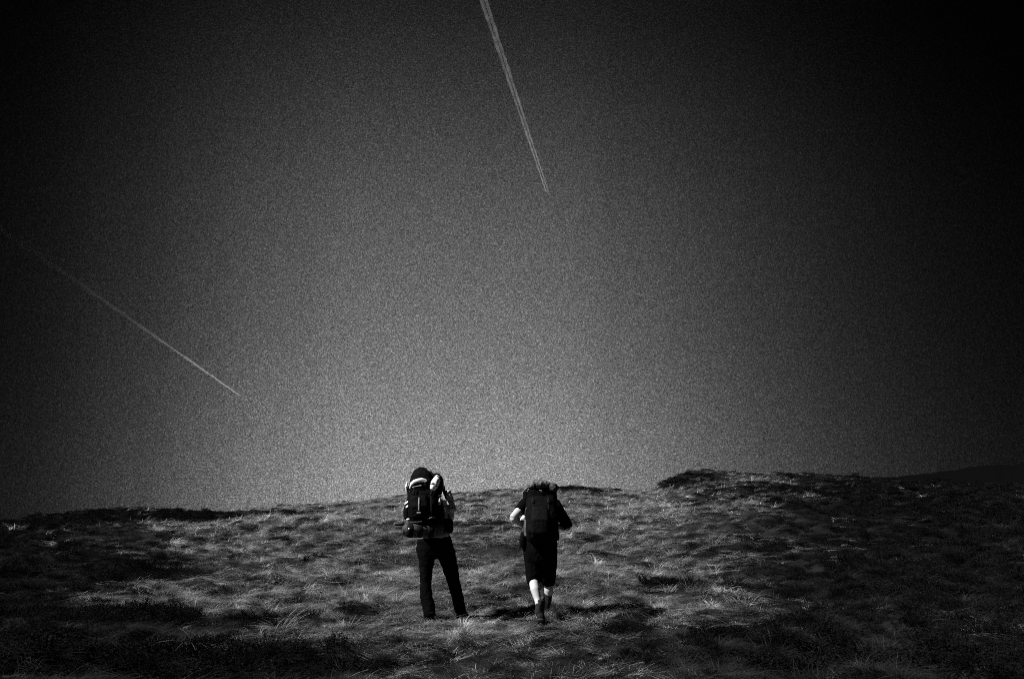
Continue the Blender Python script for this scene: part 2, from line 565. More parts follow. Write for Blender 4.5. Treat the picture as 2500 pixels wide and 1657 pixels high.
def boot(name, parent, origin, heel, toe_dir, lift=0.0, ln=0.29, lean=(0, 0, 0)):
    """heel: point on the ground under the heel; toe_dir: horizontal; lift: how far the heel is raised"""
    t = Vector(toe_dir).normalized()
    h = Vector(heel) + Vector((0, 0, lift))
    toe = Vector(heel) + t * ln
    up = Vector((0, 0, 1))
    dirv = (toe - h).normalized()
    nrm = (up - dirv * up.dot(dirv)).normalized()
    bm = bmesh.new()
    loft(bm, [h + nrm * 0.055 + dirv * 0.0, h + nrm * 0.06 + dirv * 0.08, h + nrm * 0.055 + dirv * 0.17, h + nrm * 0.042 + dirv * (ln - 0.03)],
         [(0.040, 0.052), (0.042, 0.056), (0.050, 0.046), (0.040, 0.034)], 16)
    an = h + nrm * 0.06 + dirv * 0.045
    loft(bm, [an, an + (nrm * 0.8 + up * 0.4) * 0.09 + Vector(lean) * 0.5, an + (nrm * 0.6 + up * 0.6) * 0.145 + Vector(lean)], [(0.043, 0.056), (0.043, 0.053), (0.047, 0.054)], 16)
    b = fuse(name, bm, M['boot'], parent, origin, 0.008, 3, 0.003, 22)
    bm = bmesh.new()
    loft(bm, [h - dirv * 0.035 + nrm * 0.012, h + dirv * 0.06 + nrm * 0.012, h + dirv * 0.17 + nrm * 0.012, h + dirv * (ln + 0.005) + nrm * 0.014],
         [(0.040, 0.014), (0.040, 0.014), (0.052, 0.014), (0.036, 0.014)], 16, power=3)
    sole = finish('sole', bm, M['sole'], b, origin)
    return b


# ---- hiker standing on the left
YL = 11.6
lx = at(1085, 1503, YL).x
L0 = Vector((lx, YL, gz(lx, YL)))
hiker_a = empty('person', L0, 'standing hiker in black trousers and grey short-sleeved shirt, legs apart, seen from behind', 'person', 'hikers walking up the moor')
O = tuple(L0)
lk, la = at(1039, 1421, 11.56), at(1047, 1492, 11.5)
rk, ra = at(1109, 1424, 11.68), at(1122, 1484, 11.78)
la.z = max(la.z, gz(la.x, la.y) + 0.10); ra.z = max(ra.z, gz(ra.x, ra.y) + 0.10)
lhip, rhip = at(1038, 1335, 11.6), at(1086, 1335, 11.62)
waist = at(1058, 1306, 11.6)
chest = at(1051, 1232, 11.64)
shz = at(1050, 1204, 11.68)
neck = at(1048, 1186, 11.74)
headc = neck + Vector((-0.02, 0.10, 0.055))
rsh, rel, rwr = at(1090, 1207, 11.68), at(1102, 1262, 11.64), at(1080, 1268, 11.88)
lsh, lel, lwr = at(1010, 1207, 11.68), at(1006, 1262, 11.76), at(1032, 1268, 11.92)
bm = bmesh.new()
loft(bm, [at(1060, 1345, 11.6), at(1060, 1325, 11.6), waist, chest, shz], [(0.17, 0.115), (0.185, 0.125), (0.15, 0.105), (0.175, 0.115), (0.15, 0.085)], 20)
loft(bm, [shz - Vector((0, 0, 0.02)), neck, headc - Vector((0, 0, 0.03))], [(0.075, 0.065), (0.06, 0.06), (0.06, 0.06)], 14)
head_shape(bm, headc, (0, 1, -0.1))
for sh_, el_, wr_, sd_ in ((rsh, rel, rwr, 1), (lsh, lel, lwr, -1)):
    loft(bm, [shz * 0.5 + sh_ * 0.5, sh_, sh_.lerp(el_, 0.5), el_], [0.062, 0.058, 0.05, 0.041], 14)
    loft(bm, [el_, el_.lerp(wr_, 0.35), wr_], [0.041, 0.042, 0.028], 14)
    hand(bm, wr_, (wr_ - el_) * 0.6 + Vector((0, 0.1, 0.03)), (-sd_ * 0.6, 0.2, 0.5), sd_)
for hp, kn, an in ((lhip, lk, la), (rhip, rk, ra)):
    loft(bm, [hp, hp.lerp(kn, 0.45), kn], [0.078, 0.062, 0.044], 16)
    loft(bm, [kn, kn.lerp(an, 0.3), an], [0.044, 0.045, 0.034], 16)
    loft(bm, [an - Vector((0, 0.02, 0.03)), an + Vector((0, 0.08, -0.05)), an + Vector((0, 0.18, -0.06))], [(0.030, 0.030), (0.032, 0.024), (0.028, 0.016)], 12)
body = fuse('body', bm, M['skin'], hiker_a, O, 0.008, 3)
bm = bmesh.new()
ball(bm, headc + Vector((0, -0.012, 0.04)), (0.088, 0.102, 0.105), 18)
ball(bm, headc + Vector((0, -0.045, -0.02)), (0.078, 0.062, 0.085), 14)
fuse('hair', bm, M['hair'], hiker_a, O, 0.009, 2, 0.012, 40)
# trousers
bm = bmesh.new()
loft(bm, [at(1059, 1305, 11.6), at(1060, 1320, 11.6), at(1062, 1338, 11.6), at(1062, 1350, 11.6)], [(0.188, 0.125), (0.216, 0.145), (0.225, 0.15), (0.20, 0.13)], 24)
loft(bm, [at(1040, 1335, 11.59), at(1041, 1362, 11.58), at(1040, 1392, 11.57), lk, at(1040, 1450, 11.53), at(1046, 1480, 11.5), at(1049, 1500, 11.49)],
     [0.118, 0.10, 0.083, 0.068, 0.074, 0.077, 0.074], 18)
loft(bm, [at(1083, 1335, 11.61), at(1093, 1362, 11.63), at(1101, 1392, 11.66), rk, at(1115, 1450, 11.73), at(1121, 1474, 11.77), at(1124, 1492, 11.78)],
     [0.122, 0.107, 0.09, 0.075, 0.07, 0.07, 0.066], 18)
fuse('trousers', bm, M['black_cloth'], hiker_a, O, 0.012, 3, 0.014, 9, (1, 1, 2.0))
# shirt
bm = bmesh.new()
loft(bm, [at(1058, 1307, 11.6), at(1056, 1285, 11.6), at(1053, 1250, 11.62), chest, shz], [(0.185, 0.122), (0.19, 0.13), (0.20, 0.135), (0.205, 0.135), (0.165, 0.09)], 24)
loft(bm, [shz + Vector((0, 0, -0.01)), neck + Vector((0, 0, -0.01))], [(0.10, 0.08), (0.072, 0.07)], 16)
loft(bm, [shz.lerp(rsh, 0.4), rsh, at(1095, 1228, 11.67), at(1100, 1247, 11.65)], [0.085, 0.08, 0.072, 0.072], 18)
loft(bm, [shz.lerp(lsh, 0.4), lsh, at(1009, 1228, 11.71), at(1007, 1247, 11.74)], [0.085, 0.075, 0.068, 0.066], 18)
fuse('shirt', bm, M['grey_shirt'], hiker_a, O, 0.011, 3, 0.014, 10, (1, 1, 1.5))
bm = bmesh.new()
loft(bm, [at(1058.5, 1310.5, 11.6), at(1058.5, 1305, 11.6)], [(0.203, 0.14), (0.20, 0.138)], 32, power=2.2)
finish('belt', bm, M['belt'], hiker_a, O)
boot('boot', hiker_a, O, (la.x, la.y - 0.03, gz(la.x, la.y) - 0.02), (-0.1, 1, 0.08))
boot('boot', hiker_a, O, (ra.x, ra.y - 0.03, gz(ra.x, ra.y) - 0.02), (0.25, 1, 0.08))

# ---- hiker walking on the right
YR = 11.3
rx0 = at(1326, 1514, YR).x
R0p = Vector((rx0, YR, gz(rx0, YR)))
hiker_b = empty('person', R0p, 'walking hiker in black knee-length shorts with bare pale calves, elbows out, seen from behind', 'person', 'hikers walking up the moor')
O = tuple(R0p)
plv = at(1318, 1338, 11.3)
b_waist = at(1318, 1310, 11.34)
b_chest = at(1319, 1250, 11.5)
b_sh = at(1320, 1222, 11.58)
b_neck = at(1320, 1207, 11.68)
b_head = b_neck + Vector((-0.03, 0.14, 0.02))
b_lsh, b_lel, b_lwr = at(1285, 1228, 11.52), at(1252, 1263, 11.36), at(1286, 1287, 11.58)
b_rsh, b_rel, b_rwr = at(1354, 1232, 11.52), at(1387, 1285, 11.42), at(1352, 1285, 11.68)
b_lh, b_rh = at(1302, 1345, 11.3), at(1338, 1345, 11.32)
b_lk, b_rk = at(1303, 1413, 11.30), at(1340, 1413, 11.64)
b_la, b_ra = at(1316, 1482, 11.12), at(1336, 1482, 11.68)
bm = bmesh.new()
loft(bm, [at(1319, 1355, 11.3), plv, b_waist, b_chest, b_sh], [(0.155, 0.115), (0.175, 0.125), (0.15, 0.105), (0.175, 0.115), (0.145, 0.085)], 20)
loft(bm, [b_sh - Vector((0, 0, 0.02)), b_neck, b_head - Vector((0, 0.03, 0.03))], [(0.075, 0.065), (0.06, 0.06), (0.06, 0.06)], 14)
head_shape(bm, b_head, (0, 1, -0.35))
for sh_, el_, wr_, sd_ in ((b_rsh, b_rel, b_rwr, 1), (b_lsh, b_lel, b_lwr, -1)):
    loft(bm, [b_sh * 0.5 + sh_ * 0.5, sh_, sh_.lerp(el_, 0.5), el_], [0.065, 0.06, 0.056, 0.045], 14)
    loft(bm, [el_, el_.lerp(wr_, 0.35), wr_], [0.044, 0.044, 0.029], 14)
    hand(bm, wr_, (wr_ - el_) * 0.6 + Vector((0, 0.1, 0.06)), (-sd_ * 0.5, -0.5, 0.3), sd_)
for hp, kn, an, w in ((b_lh, b_lk, b_la, 1), (b_rh, b_rk, b_ra, -1)):
    loft(bm, [hp, hp.lerp(kn, 0.45), kn], [0.09, 0.076, 0.054], 16)
    loft(bm, [kn, kn.lerp(an, 0.18) - Vector((0.006 * w, 0.012, 0)), kn.lerp(an, 0.38) - Vector((0.006 * w, 0.018, 0)), kn.lerp(an, 0.7), an],
         [0.052, 0.058, 0.057, 0.041, 0.033], 18)
    loft(bm, [an - Vector((0, 0.02, 0.03)), an + Vector((0, 0.08, -0.06)), an + Vector((0, 0.16, -0.08))], [(0.028, 0.030), (0.030, 0.022), (0.026, 0.014)], 12)
fuse('body', bm, M['skin'], hiker_b, O, 0.008, 3)
bm = bmesh.new()
ball(bm, b_head + Vector((0, -0.012, 0.04)), (0.088, 0.102, 0.105), 18)
ball(bm, b_head + Vector((0, -0.05, -0.01)), (0.078, 0.062, 0.085), 14)
fuse('hair', bm, M['hair'], hiker_b, O, 0.009, 2, 0.012, 40)
bm = bmesh.new()
loft(bm, [at(1318, 1306, 11.33), at(1318, 1325, 11.31), at(1319, 1350, 11.3), at(1319.5, 1366, 11.3)], [(0.185, 0.13), (0.205, 0.145), (0.208, 0.15), (0.195, 0.13)], 24)
loft(bm, [at(1302, 1345, 11.3), at(1302, 1375, 11.31), at(1303, 1400, 11.32), at(1304.5, 1417, 11.33)], [0.108, 0.102, 0.099, 0.096], 20)
loft(bm, [at(1337, 1345, 11.31), at(1338, 1375, 11.42), at(1338, 1400, 11.54), at(1337.5, 1417, 11.62)], [0.112, 0.108, 0.097, 0.092], 20)
fuse('shorts', bm, M['black_cloth'], hiker_b, O, 0.011, 2, 0.013, 9, (1.5, 1.5, 1))
bm = bmesh.new()
loft(bm, [at(1318, 1322, 11.32), b_waist, at(1318, 1280, 11.42), b_chest, b_sh], [(0.20, 0.145), (0.195, 0.135), (0.195, 0.13), (0.205, 0.135), (0.16, 0.095)], 24)
loft(bm, [b_sh, b_neck + Vector((0, 0, -0.01))], [(0.10, 0.08), (0.072, 0.07)], 16)
loft(bm, [b_sh.lerp(b_lsh, 0.4), b_lsh, b_lsh.lerp(b_lel, 0.48)], [0.088, 0.08, 0.072], 18)
loft(bm, [b_sh.lerp(b_rsh, 0.4), b_rsh, b_rsh.lerp(b_rel, 0.5), b_rsh.lerp(b_rel, 0.98)], [0.088, 0.082, 0.074, 0.062], 18)
fuse('shirt', bm, M['black_shirt'], hiker_b, O, 0.011, 2, 0.014, 10, (1, 1, 1.5))
# socks
bm = bmesh.new()
loft(bm, [b_rk.lerp(b_ra, 0.52), b_rk.lerp(b_ra, 0.75), b_ra - Vector((0, 0, 0.02))], [0.056, 0.05, 0.046], 16)
fuse('sock', bm, M['sock'], hiker_b, O, 0.009, 2, 0.004, 25)
bm = bmesh.new()
loft(bm, [b_la + Vector((0, 0.005, 0.035)), b_la - Vector((0, -0.01, 0.06))], [0.040, 0.050], 16)
fuse('sock', bm, M['sock'], hiker_b, O, 0.009, 2, 0.003, 25)
boot('boot', hiker_b, O, (b_la.x + 0.012, b_la.y - 0.04, gz(b_la.x, b_la.y) + 0.0), (0.1, 1, 0.05), lift=0.075)
boot('boot', hiker_b, O, (b_ra.x - 0.01, b_ra.y - 0.04, gz(b_ra.x, b_ra.y) - 0.005), (0.05, 1, 0.07))


# ------------------------------------------------------------------ packs
def ribbon(bm, pts, w, t, nrm=None, seg=10):
    """flat webbing strap through pts: half width w, half thickness t, lying with its face along nrm"""
    up = None
    loft(bm, pts, [(w, t)] * len(pts), seg, up=nrm, power=3.5)


def arc(a, b, sag, n=9):
    a, b, sag = Vector(a), Vector(b), Vector(sag)
    return [a.lerp(b, k / (n - 1)) + sag * (1 - (2 * k / (n - 1) - 1) ** 2) for k in range(n)]


# ---- tall pack of the left hiker
YP = 11.32
pa = at(1036, 1270, YP)
pack_a = empty('backpack', pa, 'tall black backpack with white-edged lid and domed top, on the standing hiker', 'backpack', 'backpacks on the hikers')
O = tuple(pa)
bm = bmesh.new()
loft(bm, [at(1037, 1268, YP), at(1037, 1258, YP), at(1036, 1235, YP - .01), at(1035, 1210, YP), at(1034, 1190, YP + .01)],
     [(0.19, 0.12), (0.205, 0.145), (0.205, 0.155), (0.20, 0.15), (0.195, 0.135)], 28, power=3.2)
main = fuse('main_bag', bm, M['pack'], pack_a, O, 0.01, 4, 0.014, 8)
bm = bmesh.new()
loft(bm, [at(1024, 1260, YP - .15), at(1023, 1235, YP - .165), at(1022, 1212, YP - .15)], [(0.10, 0.035), (0.112, 0.045), (0.10, 0.035)], 20, power=3)
front = fuse('front_pocket', bm, M['pack_panel'], pack_a, O, 0.008, 3, 0.008, 12)
bm = bmesh.new()
ribbon(bm, [at(1022.5, 1245, YP - .216), at(1022.5, 1232, YP - .218), at(1023, 1214, YP - .205)], 0.008, 0.003)
finish('zip', bm, M['grey_webbing'], front, O)
bm = bmesh.new()
loft(bm, [at(1018, 1251, YP - .207), at(1027, 1251, YP - .207)], [(0.009, 0.004), (0.009, 0.004)], 10, up=(0, 0, 1), power=4)
finish('badge', bm, M['grey_plastic'], front, O)
# lid: dome on the left, lower shoulder on the right
bm = bmesh.new()
loft(bm, [at(1033, 1196, YP + .02), at(1031, 1180, YP), at(1030, 1165, YP + .02), at(1031, 1153, YP + .03), at(1033, 1147, YP + .04)],
     [(0.165, 0.13), (0.160, 0.155), (0.135, 0.145), (0.10, 0.11), (0.06, 0.07)], 26, power=2.5)
loft(bm, [at(1060, 1200, YP + .05), at(1063, 1180, YP + .05), at(1066, 1165, YP + .06), at(1066, 1158, YP + .06)],
     [(0.10, 0.11), (0.10, 0.115), (0.075, 0.09), (0.04, 0.05)], 22, power=2.5)
lid = fuse('lid', bm, M['pack'], pack_a, O, 0.009, 4, 0.012, 9)
# white band arching over the lid's front
bm = bmesh.new()
band_px = [(1002, 1198), (1001.5, 1190), (1004, 1181), (1011, 1175.5), (1020, 1172.5), (1029, 1171), (1037, 1172.5), (1043, 1176), (1046, 1181)]
band = []
for i, (px, py) in enumerate(band_px):
    q = (px - 1024) / 25.0
    band.append(at(px, py, YP - 0.165 + 0.085 * abs(q) ** 2.4))
loft(bm, band, [(0.012, 0.014), (0.017, 0.014), (0.021, 0.015), (0.023, 0.015), (0.024, 0.016), (0.024, 0.016), (0.022, 0.015), (0.018, 0.014), (0.010, 0.010)], 14, up=(0, -0.2, 1))
finish('lid_band', bm, M['white_cloth'], lid, O)
bm = bmesh.new()
thin = [at(px, py, YP - 0.162 + 0.08 * abs((px - 1024) / 25.0) ** 2.4) for px, py in [(1007, 1189), (1016, 1186.5), (1027, 1184.5), (1036, 1182.5), (1042, 1184), (1046.5, 1191)]]
loft(bm, thin, [0.005] * 6, 8)
finish('lid_seam', bm, M['grey_webbing'], lid, O)
bm = bmesh.new()
loft(bm, [at(993.5, 1199, YP - .04), at(992.5, 1188, YP - .05), at(995, 1176, YP - .04)], [(0.012, 0.03), (0.017, 0.05), (0.008, 0.03)], 14)
fuse('lid_flap', bm, M['white_cloth'], lid, O, 0.006, 2, 0.004, 20)
# side pockets, straps, stripes
bm = bmesh.new()
loft(bm, [at(996, 1264, YP + .02), at(995, 1250, YP + .02), at(997, 1226, YP + .02)], [(0.045, 0.10), (0.048, 0.11), (0.03, 0.10)], 18, power=2.6)
spl = fuse('side_pocket', bm, M['pack_panel'], pack_a, O, 0.009, 3, 0.008, 12)
for py in (1227, 1237.5):
    bm = bmesh.new()
    ribbon(bm, [at(988.5, py + 2.5, YP - .03), at(991.5, py, YP - .085), at(996, py - 3.0, YP - .12)], 0.012, 0.004, nrm=(0, 0, 1))
    finish('reflective_stripe', bm, M['white_cloth'], spl, O)
bm = bmesh.new()
loft(bm, [at(1074, 1264, YP + .03), at(1074, 1250, YP + .02), at(1073, 1228, YP + .03)], [(0.05, 0.10), (0.055, 0.11), (0.04, 0.10)], 18, power=2.6)
spr = fuse('side_pocket', bm, M['pack_panel'], pack_a, O, 0.009, 3, 0.008, 12)
for px in (1010, 1053):
    bm = bmesh.new()
    ribbon(bm, [at(px, 1266, YP - .155), at(px, 1245, YP - .178), at(px, 1220, YP - .175), at(px, 1200, YP - .168), at(px + 1, 1190, YP - .16)], 0.011, 0.004)
    st = finish('compression_strap', bm, M['webbing'], pack_a, O)
    bm = bmesh.new()
    loft(bm, [at(px, 1206, YP - .182), at(px, 1199, YP - .18)], [(0.017, 0.007)] * 2, 10, power=4)
    finish('buckle', bm, M['webbing'], st, O)
# harness: shoulder straps over the shoulders, hip belt round the waist
for px, px2 in ((1072, 1082), (1024, 1020)):
    bm = bmesh.new()
    ribbon(bm, [at(px, 1205, YP + .17), at(px2 - 2, 1190, 11.62), at(px2, 1187, 11.72), at(px2, 1200, 11.84), at(px2 - 2, 1230, 11.86), at(px2 + (4 if px > 1050 else -4), 1262, 11.78)], 0.028, 0.010)
    finish('shoulder_strap', bm, M['webbing'], pack_a, O)
bm = bmesh.new()
c = at(1058, 1284, 11.61)
ringp = [c + Vector((0.232 * math.sin(t), -0.175 * math.cos(t), 0.01 * math.cos(t))) for t in np.linspace(-2.75, 2.75, 26)]
ribbon(bm, ringp, 0.082, 0.016, nrm=(0, 0, 1))
finish('hip_belt', bm, M['pack'], pack_a, O)
bm = bmesh.new()
loft(bm, [at(1083, 1192, YP + .2), at(1086, 1205, YP + .19), at(1089, 1217, YP + .18)], [(0.012, 0.006)] * 3, 8)
finish('load_strap', bm, M['webbing'], pack_a, O)
bm = bmesh.new()
ribbon(bm, [at(1043, 1266, YP - .17), at(1053, 1263, YP - .17), at(1062, 1262, YP - .14)], 0.006, 0.003, nrm=(0, 0, 1))
finish('lower_strap', bm, M['grey_webbing'], pack_a, O)

# white rolled bundle held under the right of the lid
bm = bmesh.new()
a_, b_ = at(1069, 1164, YP - .17), at(1056, 1193, YP - .20)
loft(bm, [a_, a_.lerp(b_, .2), a_.lerp(b_, .5), a_.lerp(b_, .8), b_], [0.034, 0.044, 0.050, 0.046, 0.034], 20)
ob = fuse('rolled_cloth', bm, M['white_cloth'], None, tuple(b_), 0.007, 2, 0.006, 18)
ob.location = b_
bundle = tag(ob, 'white rolled cloth strapped upright beside the lid of the left backpack', 'rolled cloth')
ax = (b_ - a_).normalized()
for f, rr in ((0.68, 0.049), (0.06, 0.035)):
    bm = bmesh.new()
    mid = a_.lerp(b_, f)
    loft(bm, [mid - ax * 0.007, mid + ax * 0.007], [rr, rr], 24)
    finish('strap', bm, M['webbing'], bundle, tuple(b_))

# water bottle in the right side pocket
bt = at(1070, 1230, YP - .085)
bottle = empty('water_bottle', bt, 'small pale bottle in the right side pocket of the taller backpack', 'bottle', None)
bm = bmesh.new()
loft(bm, [bt, at(1070.5, 1224, YP - .085), at(1071, 1216, YP - .08), at(1071, 1213, YP - .08)], [0.030, 0.032, 0.031, 0.022], 18)
finish('bottle_body', bm, M['grey_plastic'], bottle, tuple(bt))
bm = bmesh.new()
loft(bm, [at(1071, 1211.5, YP - .08), at(1071, 1207.5, YP - .08)], [0.017, 0.016], 14)
finish('cap', bm, M['pale_plastic'], bottle, tuple(bt))
bm = bmesh.new()
loft(bm, [at(1073, 1217, YP - .103), at(1073, 1224.5, YP - .108)], [(0.016, 0.012), (0.019, 0.012)], 12, power=3)
finish('sticker', bm, M['pale_plastic'], bottle, tuple(bt))

# bedroll slung under the pack
ra_, rb_ = at(987, 1291, YP - .10), at(1076, 1292, YP - .03)
bedroll = empty('bedroll', ra_, 'dark grey bedroll slung across the bottom of the left backpack', 'bedroll')
bm = bmesh.new()
loft(bm, [ra_.lerp(rb_, t) for t in (0, .06, .3, .5, .7, .94, 1)], [0.070, 0.088, 0.096, 0.094, 0.096, 0.088, 0.070], 24, up=(0, 0, 1))
roll = fuse('roll', bm, M['roll_cloth'], bedroll, tuple(ra_), 0.009, 3, 0.010, 14, (0.5, 1, 1))
ax = (rb_ - ra_).normalized()
for t in (0.17, 0.42, 0.72):
    bm = bmesh.new()
    mid = ra_.lerp(rb_, t)
    loft(bm, [mid - ax * 0.014, mid + ax * 0.014], [0.103, 0.103], 28)
    finish('strap', bm, M['webbing'], bedroll, tuple(ra_))
bm = bmesh.new()
ball(bm, at(998.6, 1290, YP - .20), (0.011, 0.008, 0.013), 10)
finish('button', bm, M['pale_plastic'], bedroll, tuple(ra_))
bm = bmesh.new()
ball(bm, at(996.5, 1267.5, YP - .10), (0.022, 0.012, 0.014), 12)
finish('tag', bm, M['white_cloth'], bedroll, tuple(ra_))
bm = bmesh.new()
ribbon(bm, [at(1006, 1302, YP - .10), at(1006, 1311, YP - .105)], 0.009, 0.003)
finish('strap_end', bm, M['webbing'], bedroll, tuple(ra_))

# dark pole sticking out beyond the bedroll's left end
p0, p1 = at(966, 1279, YP - .12), at(1030, 1273, YP - .17)
poleo = empty('walking_pole', p0, 'short dark pole handle sticking out left above the bedroll', 'pole')
bm = bmesh.new()
loft(bm, [p0, p0.lerp(p1, .12), p0.lerp(p1, .3)], [0.020, 0.026, 0.023], 14)
finish('grip', bm, M['pole'], poleo, tuple(p0))
bm = bmesh.new()
loft(bm, [p0.lerp(p1, .3), p1], [0.011, 0.010], 12)
finish('shaft', bm, M['pole'], poleo, tuple(p0))

# ---- pack of the right hiker
YQ = 11.12
pb = at(1322, 1312, YQ)
pack_b = empty('backpack', pb, 'plain black backpack with bundles tied on top, on the walking hiker in shorts', 'backpack', 'backpacks on the hikers')
O = tuple(pb)
bm = bmesh.new()
loft(bm, [at(1320, 1314, YQ), at(1320, 1300, YQ - .01), at(1321, 1265, YQ + .03), at(1322, 1230, YQ + .10), at(1322, 1204, YQ + .16)],
     [(0.165, 0.11), (0.185, 0.145), (0.19, 0.16), (0.19, 0.15), (0.185, 0.13)], 28, power=3)
fuse('main_bag', bm, M['pack'], pack_b, O, 0.01, 4, 0.014, 8)
bm = bmesh.new()
loft(bm, [at(1318, 1216, YQ + .13), at(1318, 1206, YQ + .13), at(1319, 1198, YQ + .16)], [(0.20, 0.145), (0.205, 0.16), (0.17, 0.12)], 26, power=2.6)
lidb = fuse('lid', bm, M['pack'], pack_b, O, 0.009, 4, 0.012, 10)
bm = bmesh.new()
loft(bm, [at(1290, 1306, YQ + .02), at(1290, 1285, YQ + .02), at(1291, 1245, YQ + .07)], [(0.05, 0.10), (0.055, 0.11), (0.04, 0.10)], 18, power=2.6)
sb = fuse('side_pocket', bm, M['dark_mottled_cloth'], pack_b, O, 0.009, 3, 0.010, 14)
bm = bmesh.new()
loft(bm, [at(1352, 1306, YQ + .02), at(1352, 1285, YQ + .02), at(1353, 1250, YQ + .07)], [(0.05, 0.10), (0.055, 0.11), (0.04, 0.10)], 18, power=2.6)
fuse('side_pocket', bm, M['pack_panel'], pack_b, O, 0.009, 3, 0.010, 14)
bm = bmesh.new()
loft(bm, [at(1318, 1300, YQ - .15), at(1318, 1270, YQ - .145), at(1319, 1240, YQ - .07)], [(0.10, 0.035), (0.11, 0.045), (0.095, 0.035)], 18, power=3)
fuse('front_pocket', bm, M['pack_panel'], pack_b, O, 0.009, 3, 0.008, 12)
for px in (1301, 1339):
    bm = bmesh.new()
    ribbon(bm, [at(px, 1312, YQ - .145), at(px, 1290, YQ - .162), at(px, 1262, YQ - .135), at(px, 1230, YQ - .06), at(px, 1212, YQ - .025)], 0.011, 0.004)
    st = finish('compression_strap', bm, M['webbing'], pack_b, O)
    bm = bmesh.new()
    loft(bm, [at(px, 1226, YQ - .06), at(px, 1219, YQ - .045)], [(0.017, 0.007)] * 2, 10, power=4)
    finish('buckle', bm, M['webbing'], st, O)
for a3, b3 in (((1276, 1203), (1300, 1184)), ((1287, 1200), (1303, 1186))):
    bm = bmesh.new()
    ribbon(bm, arc(at(*a3, YQ + .02), at(*b3, YQ + .04), (-0.004, -0.01, 0.012)), 0.013, 0.005, nrm=(0.5, -0.3, 1))
    finish('lid_strap', bm, M['grey_webbing'], lidb, O)
bm = bmesh.new()
ribbon(bm, [at(1317, 1196, YQ - .04), at(1323, 1198, YQ - .04)], 0.006, 0.004, nrm=(0, 0, 1))
finish('badge', bm, M['grey_plastic'], lidb, O)
bm = bmesh.new()
ribbon(bm, [at(1349, 1211, YQ + .03), at(1356, 1209, YQ + .06)], 0.007, 0.004, nrm=(0, 0, 1))
finish('loop', bm, M['grey_webbing'], lidb, O)
for px, px2 in ((1342, 1346), (1300, 1296)):
    bm = bmesh.new()
    ribbon(bm, [at(px, 1224, YQ + .28), at(px2, 1211, 11.53), at(px2, 1208, 11.62), at(px2, 1222, 11.74), at(px2, 1250, 11.72), at(px2, 1285, 11.58)], 0.028, 0.010)
    finish('shoulder_strap', bm, M['webbing'], pack_b, O)
bm = bmesh.new()
c = at(1318, 1308, 11.35)
ringp = [c + Vector((0.225 * math.sin(t), -0.17 * math.cos(t), 0.01 * math.cos(t))) for t in np.linspace(-2.75, 2.75, 26)]
ribbon(bm, ringp, 0.050, 0.015, nrm=(0, 0, 1))
finish('hip_belt', bm, M['pack'], pack_b, O)

# bundles on the lid
c0 = at(1320, 1182, YQ + .14)
bm = bmesh.new()
loft(bm, [at(1293, 1185, YQ + .06), at(1304, 1182.5, YQ + .05), at(1320, 1182.5, YQ + .04), at(1338, 1185, YQ + .06)], [(0.056, 0.075), (0.062, 0.09), (0.058, 0.09), (0.04, 0.06)], 20, up=(0, 0, 1))
loft(bm, [at(1297, 1186, YQ + .12), at(1297, 1178, YQ + .13)], [(0.04, 0.05), (0.025, 0.03)], 14)
loft(bm, [at(1283, 1196, YQ + .1), at(1290, 1187, YQ + .12)], [(0.045, 0.06), (0.045, 0.06)], 14)
o = fuse('stuff_sack', bm, M['mottled_cloth'], None, tuple(c0), 0.009, 2, 0.018, 16)
o.location = c0
tag(o, 'mottled grey lumpy sack lying across the top of the right backpack', 'sack')
for px, rr in ((1309, 0.075), (1332, 0.055)):
    bm = bmesh.new()
    q = at(px, 1183, YQ + .05)
    loft(bm, [q - Vector((0.012, 0, 0)), q + Vector((0.012, 0, 0))], [(rr * .78, rr * 1.3)] * 2, 24, up=(0, 0, 1))
    finish('strap', bm, M['webbing'], o, tuple(c0))
c1 = at(1350, 1190, YQ + .10)
bm = bmesh.new()
loft(bm, [c1 + Vector((-0.01, -0.10, 0)), c1 + Vector((0, -0.05, 0)), c1 + Vector((0, 0.1, 0)), c1 + Vector((0.0, 0.16, 0))], [0.048, 0.058, 0.060, 0.045], 20)
o = fuse('rolled_jacket', bm, M['dark_mottled_cloth'], None, tuple(c1), 0.008, 2, 0.009, 20)
o.location = c1
tag(o, 'round dark rolled bundle on the top right corner of the right backpack', 'bundle')
bm = bmesh.new()
loft(bm, [c1 + Vector((0, 0.03, 0)), c1 + Vector((0, 0.05, 0))], [0.064, 0.064], 24)
finish('strap', bm, M['webbing'], o, tuple(c1))

# bottle in the left pocket, hip pouch
q = at(1279, 1280, YQ + .05)
bot = empty('water_bottle', q, 'bottle with a pale screw cap at the left side of the right backpack', 'bottle', None)
bm = bmesh.new()
loft(bm, [q, at(1278.5, 1272, YQ + .05)], [0.032, 0.030], 16)
finish('bottle_body', bm, M['pack_panel'], bot, tuple(q))
bm = bmesh.new()
loft(bm, [at(1276, 1268.5, YQ + .05), at(1280.5, 1261, YQ + .05)], [0.032, 0.030], 16)
loft(bm, [at(1272, 1269, YQ + .03), at(1273.5, 1265.5, YQ + .03)], [0.015, 0.014], 12)
fuse('cap', bm, M['pale_plastic'], bot, tuple(q), 0.005, 1)
q = at(1275, 1320, YQ + .13)
bm = bmesh.new()
loft(bm, [at(1275, 1332, YQ + .13), at(1274, 1318, YQ + .13), at(1277, 1305, YQ + .14)], [(0.03, 0.05), (0.035, 0.055), (0.03, 0.05)], 16, power=3)
loft(bm, [at(1276, 1332, YQ + .11), at(1277.5, 1342, YQ + .10)], [(0.012, 0.006)] * 2, 8)
o = fuse('hip_pouch', bm, M['pack'], None, tuple(q), 0.007, 2, 0.005, 16)
o.location = q
tag(o, 'small black pouch hanging at the left hip of the walking hiker', 'pouch')

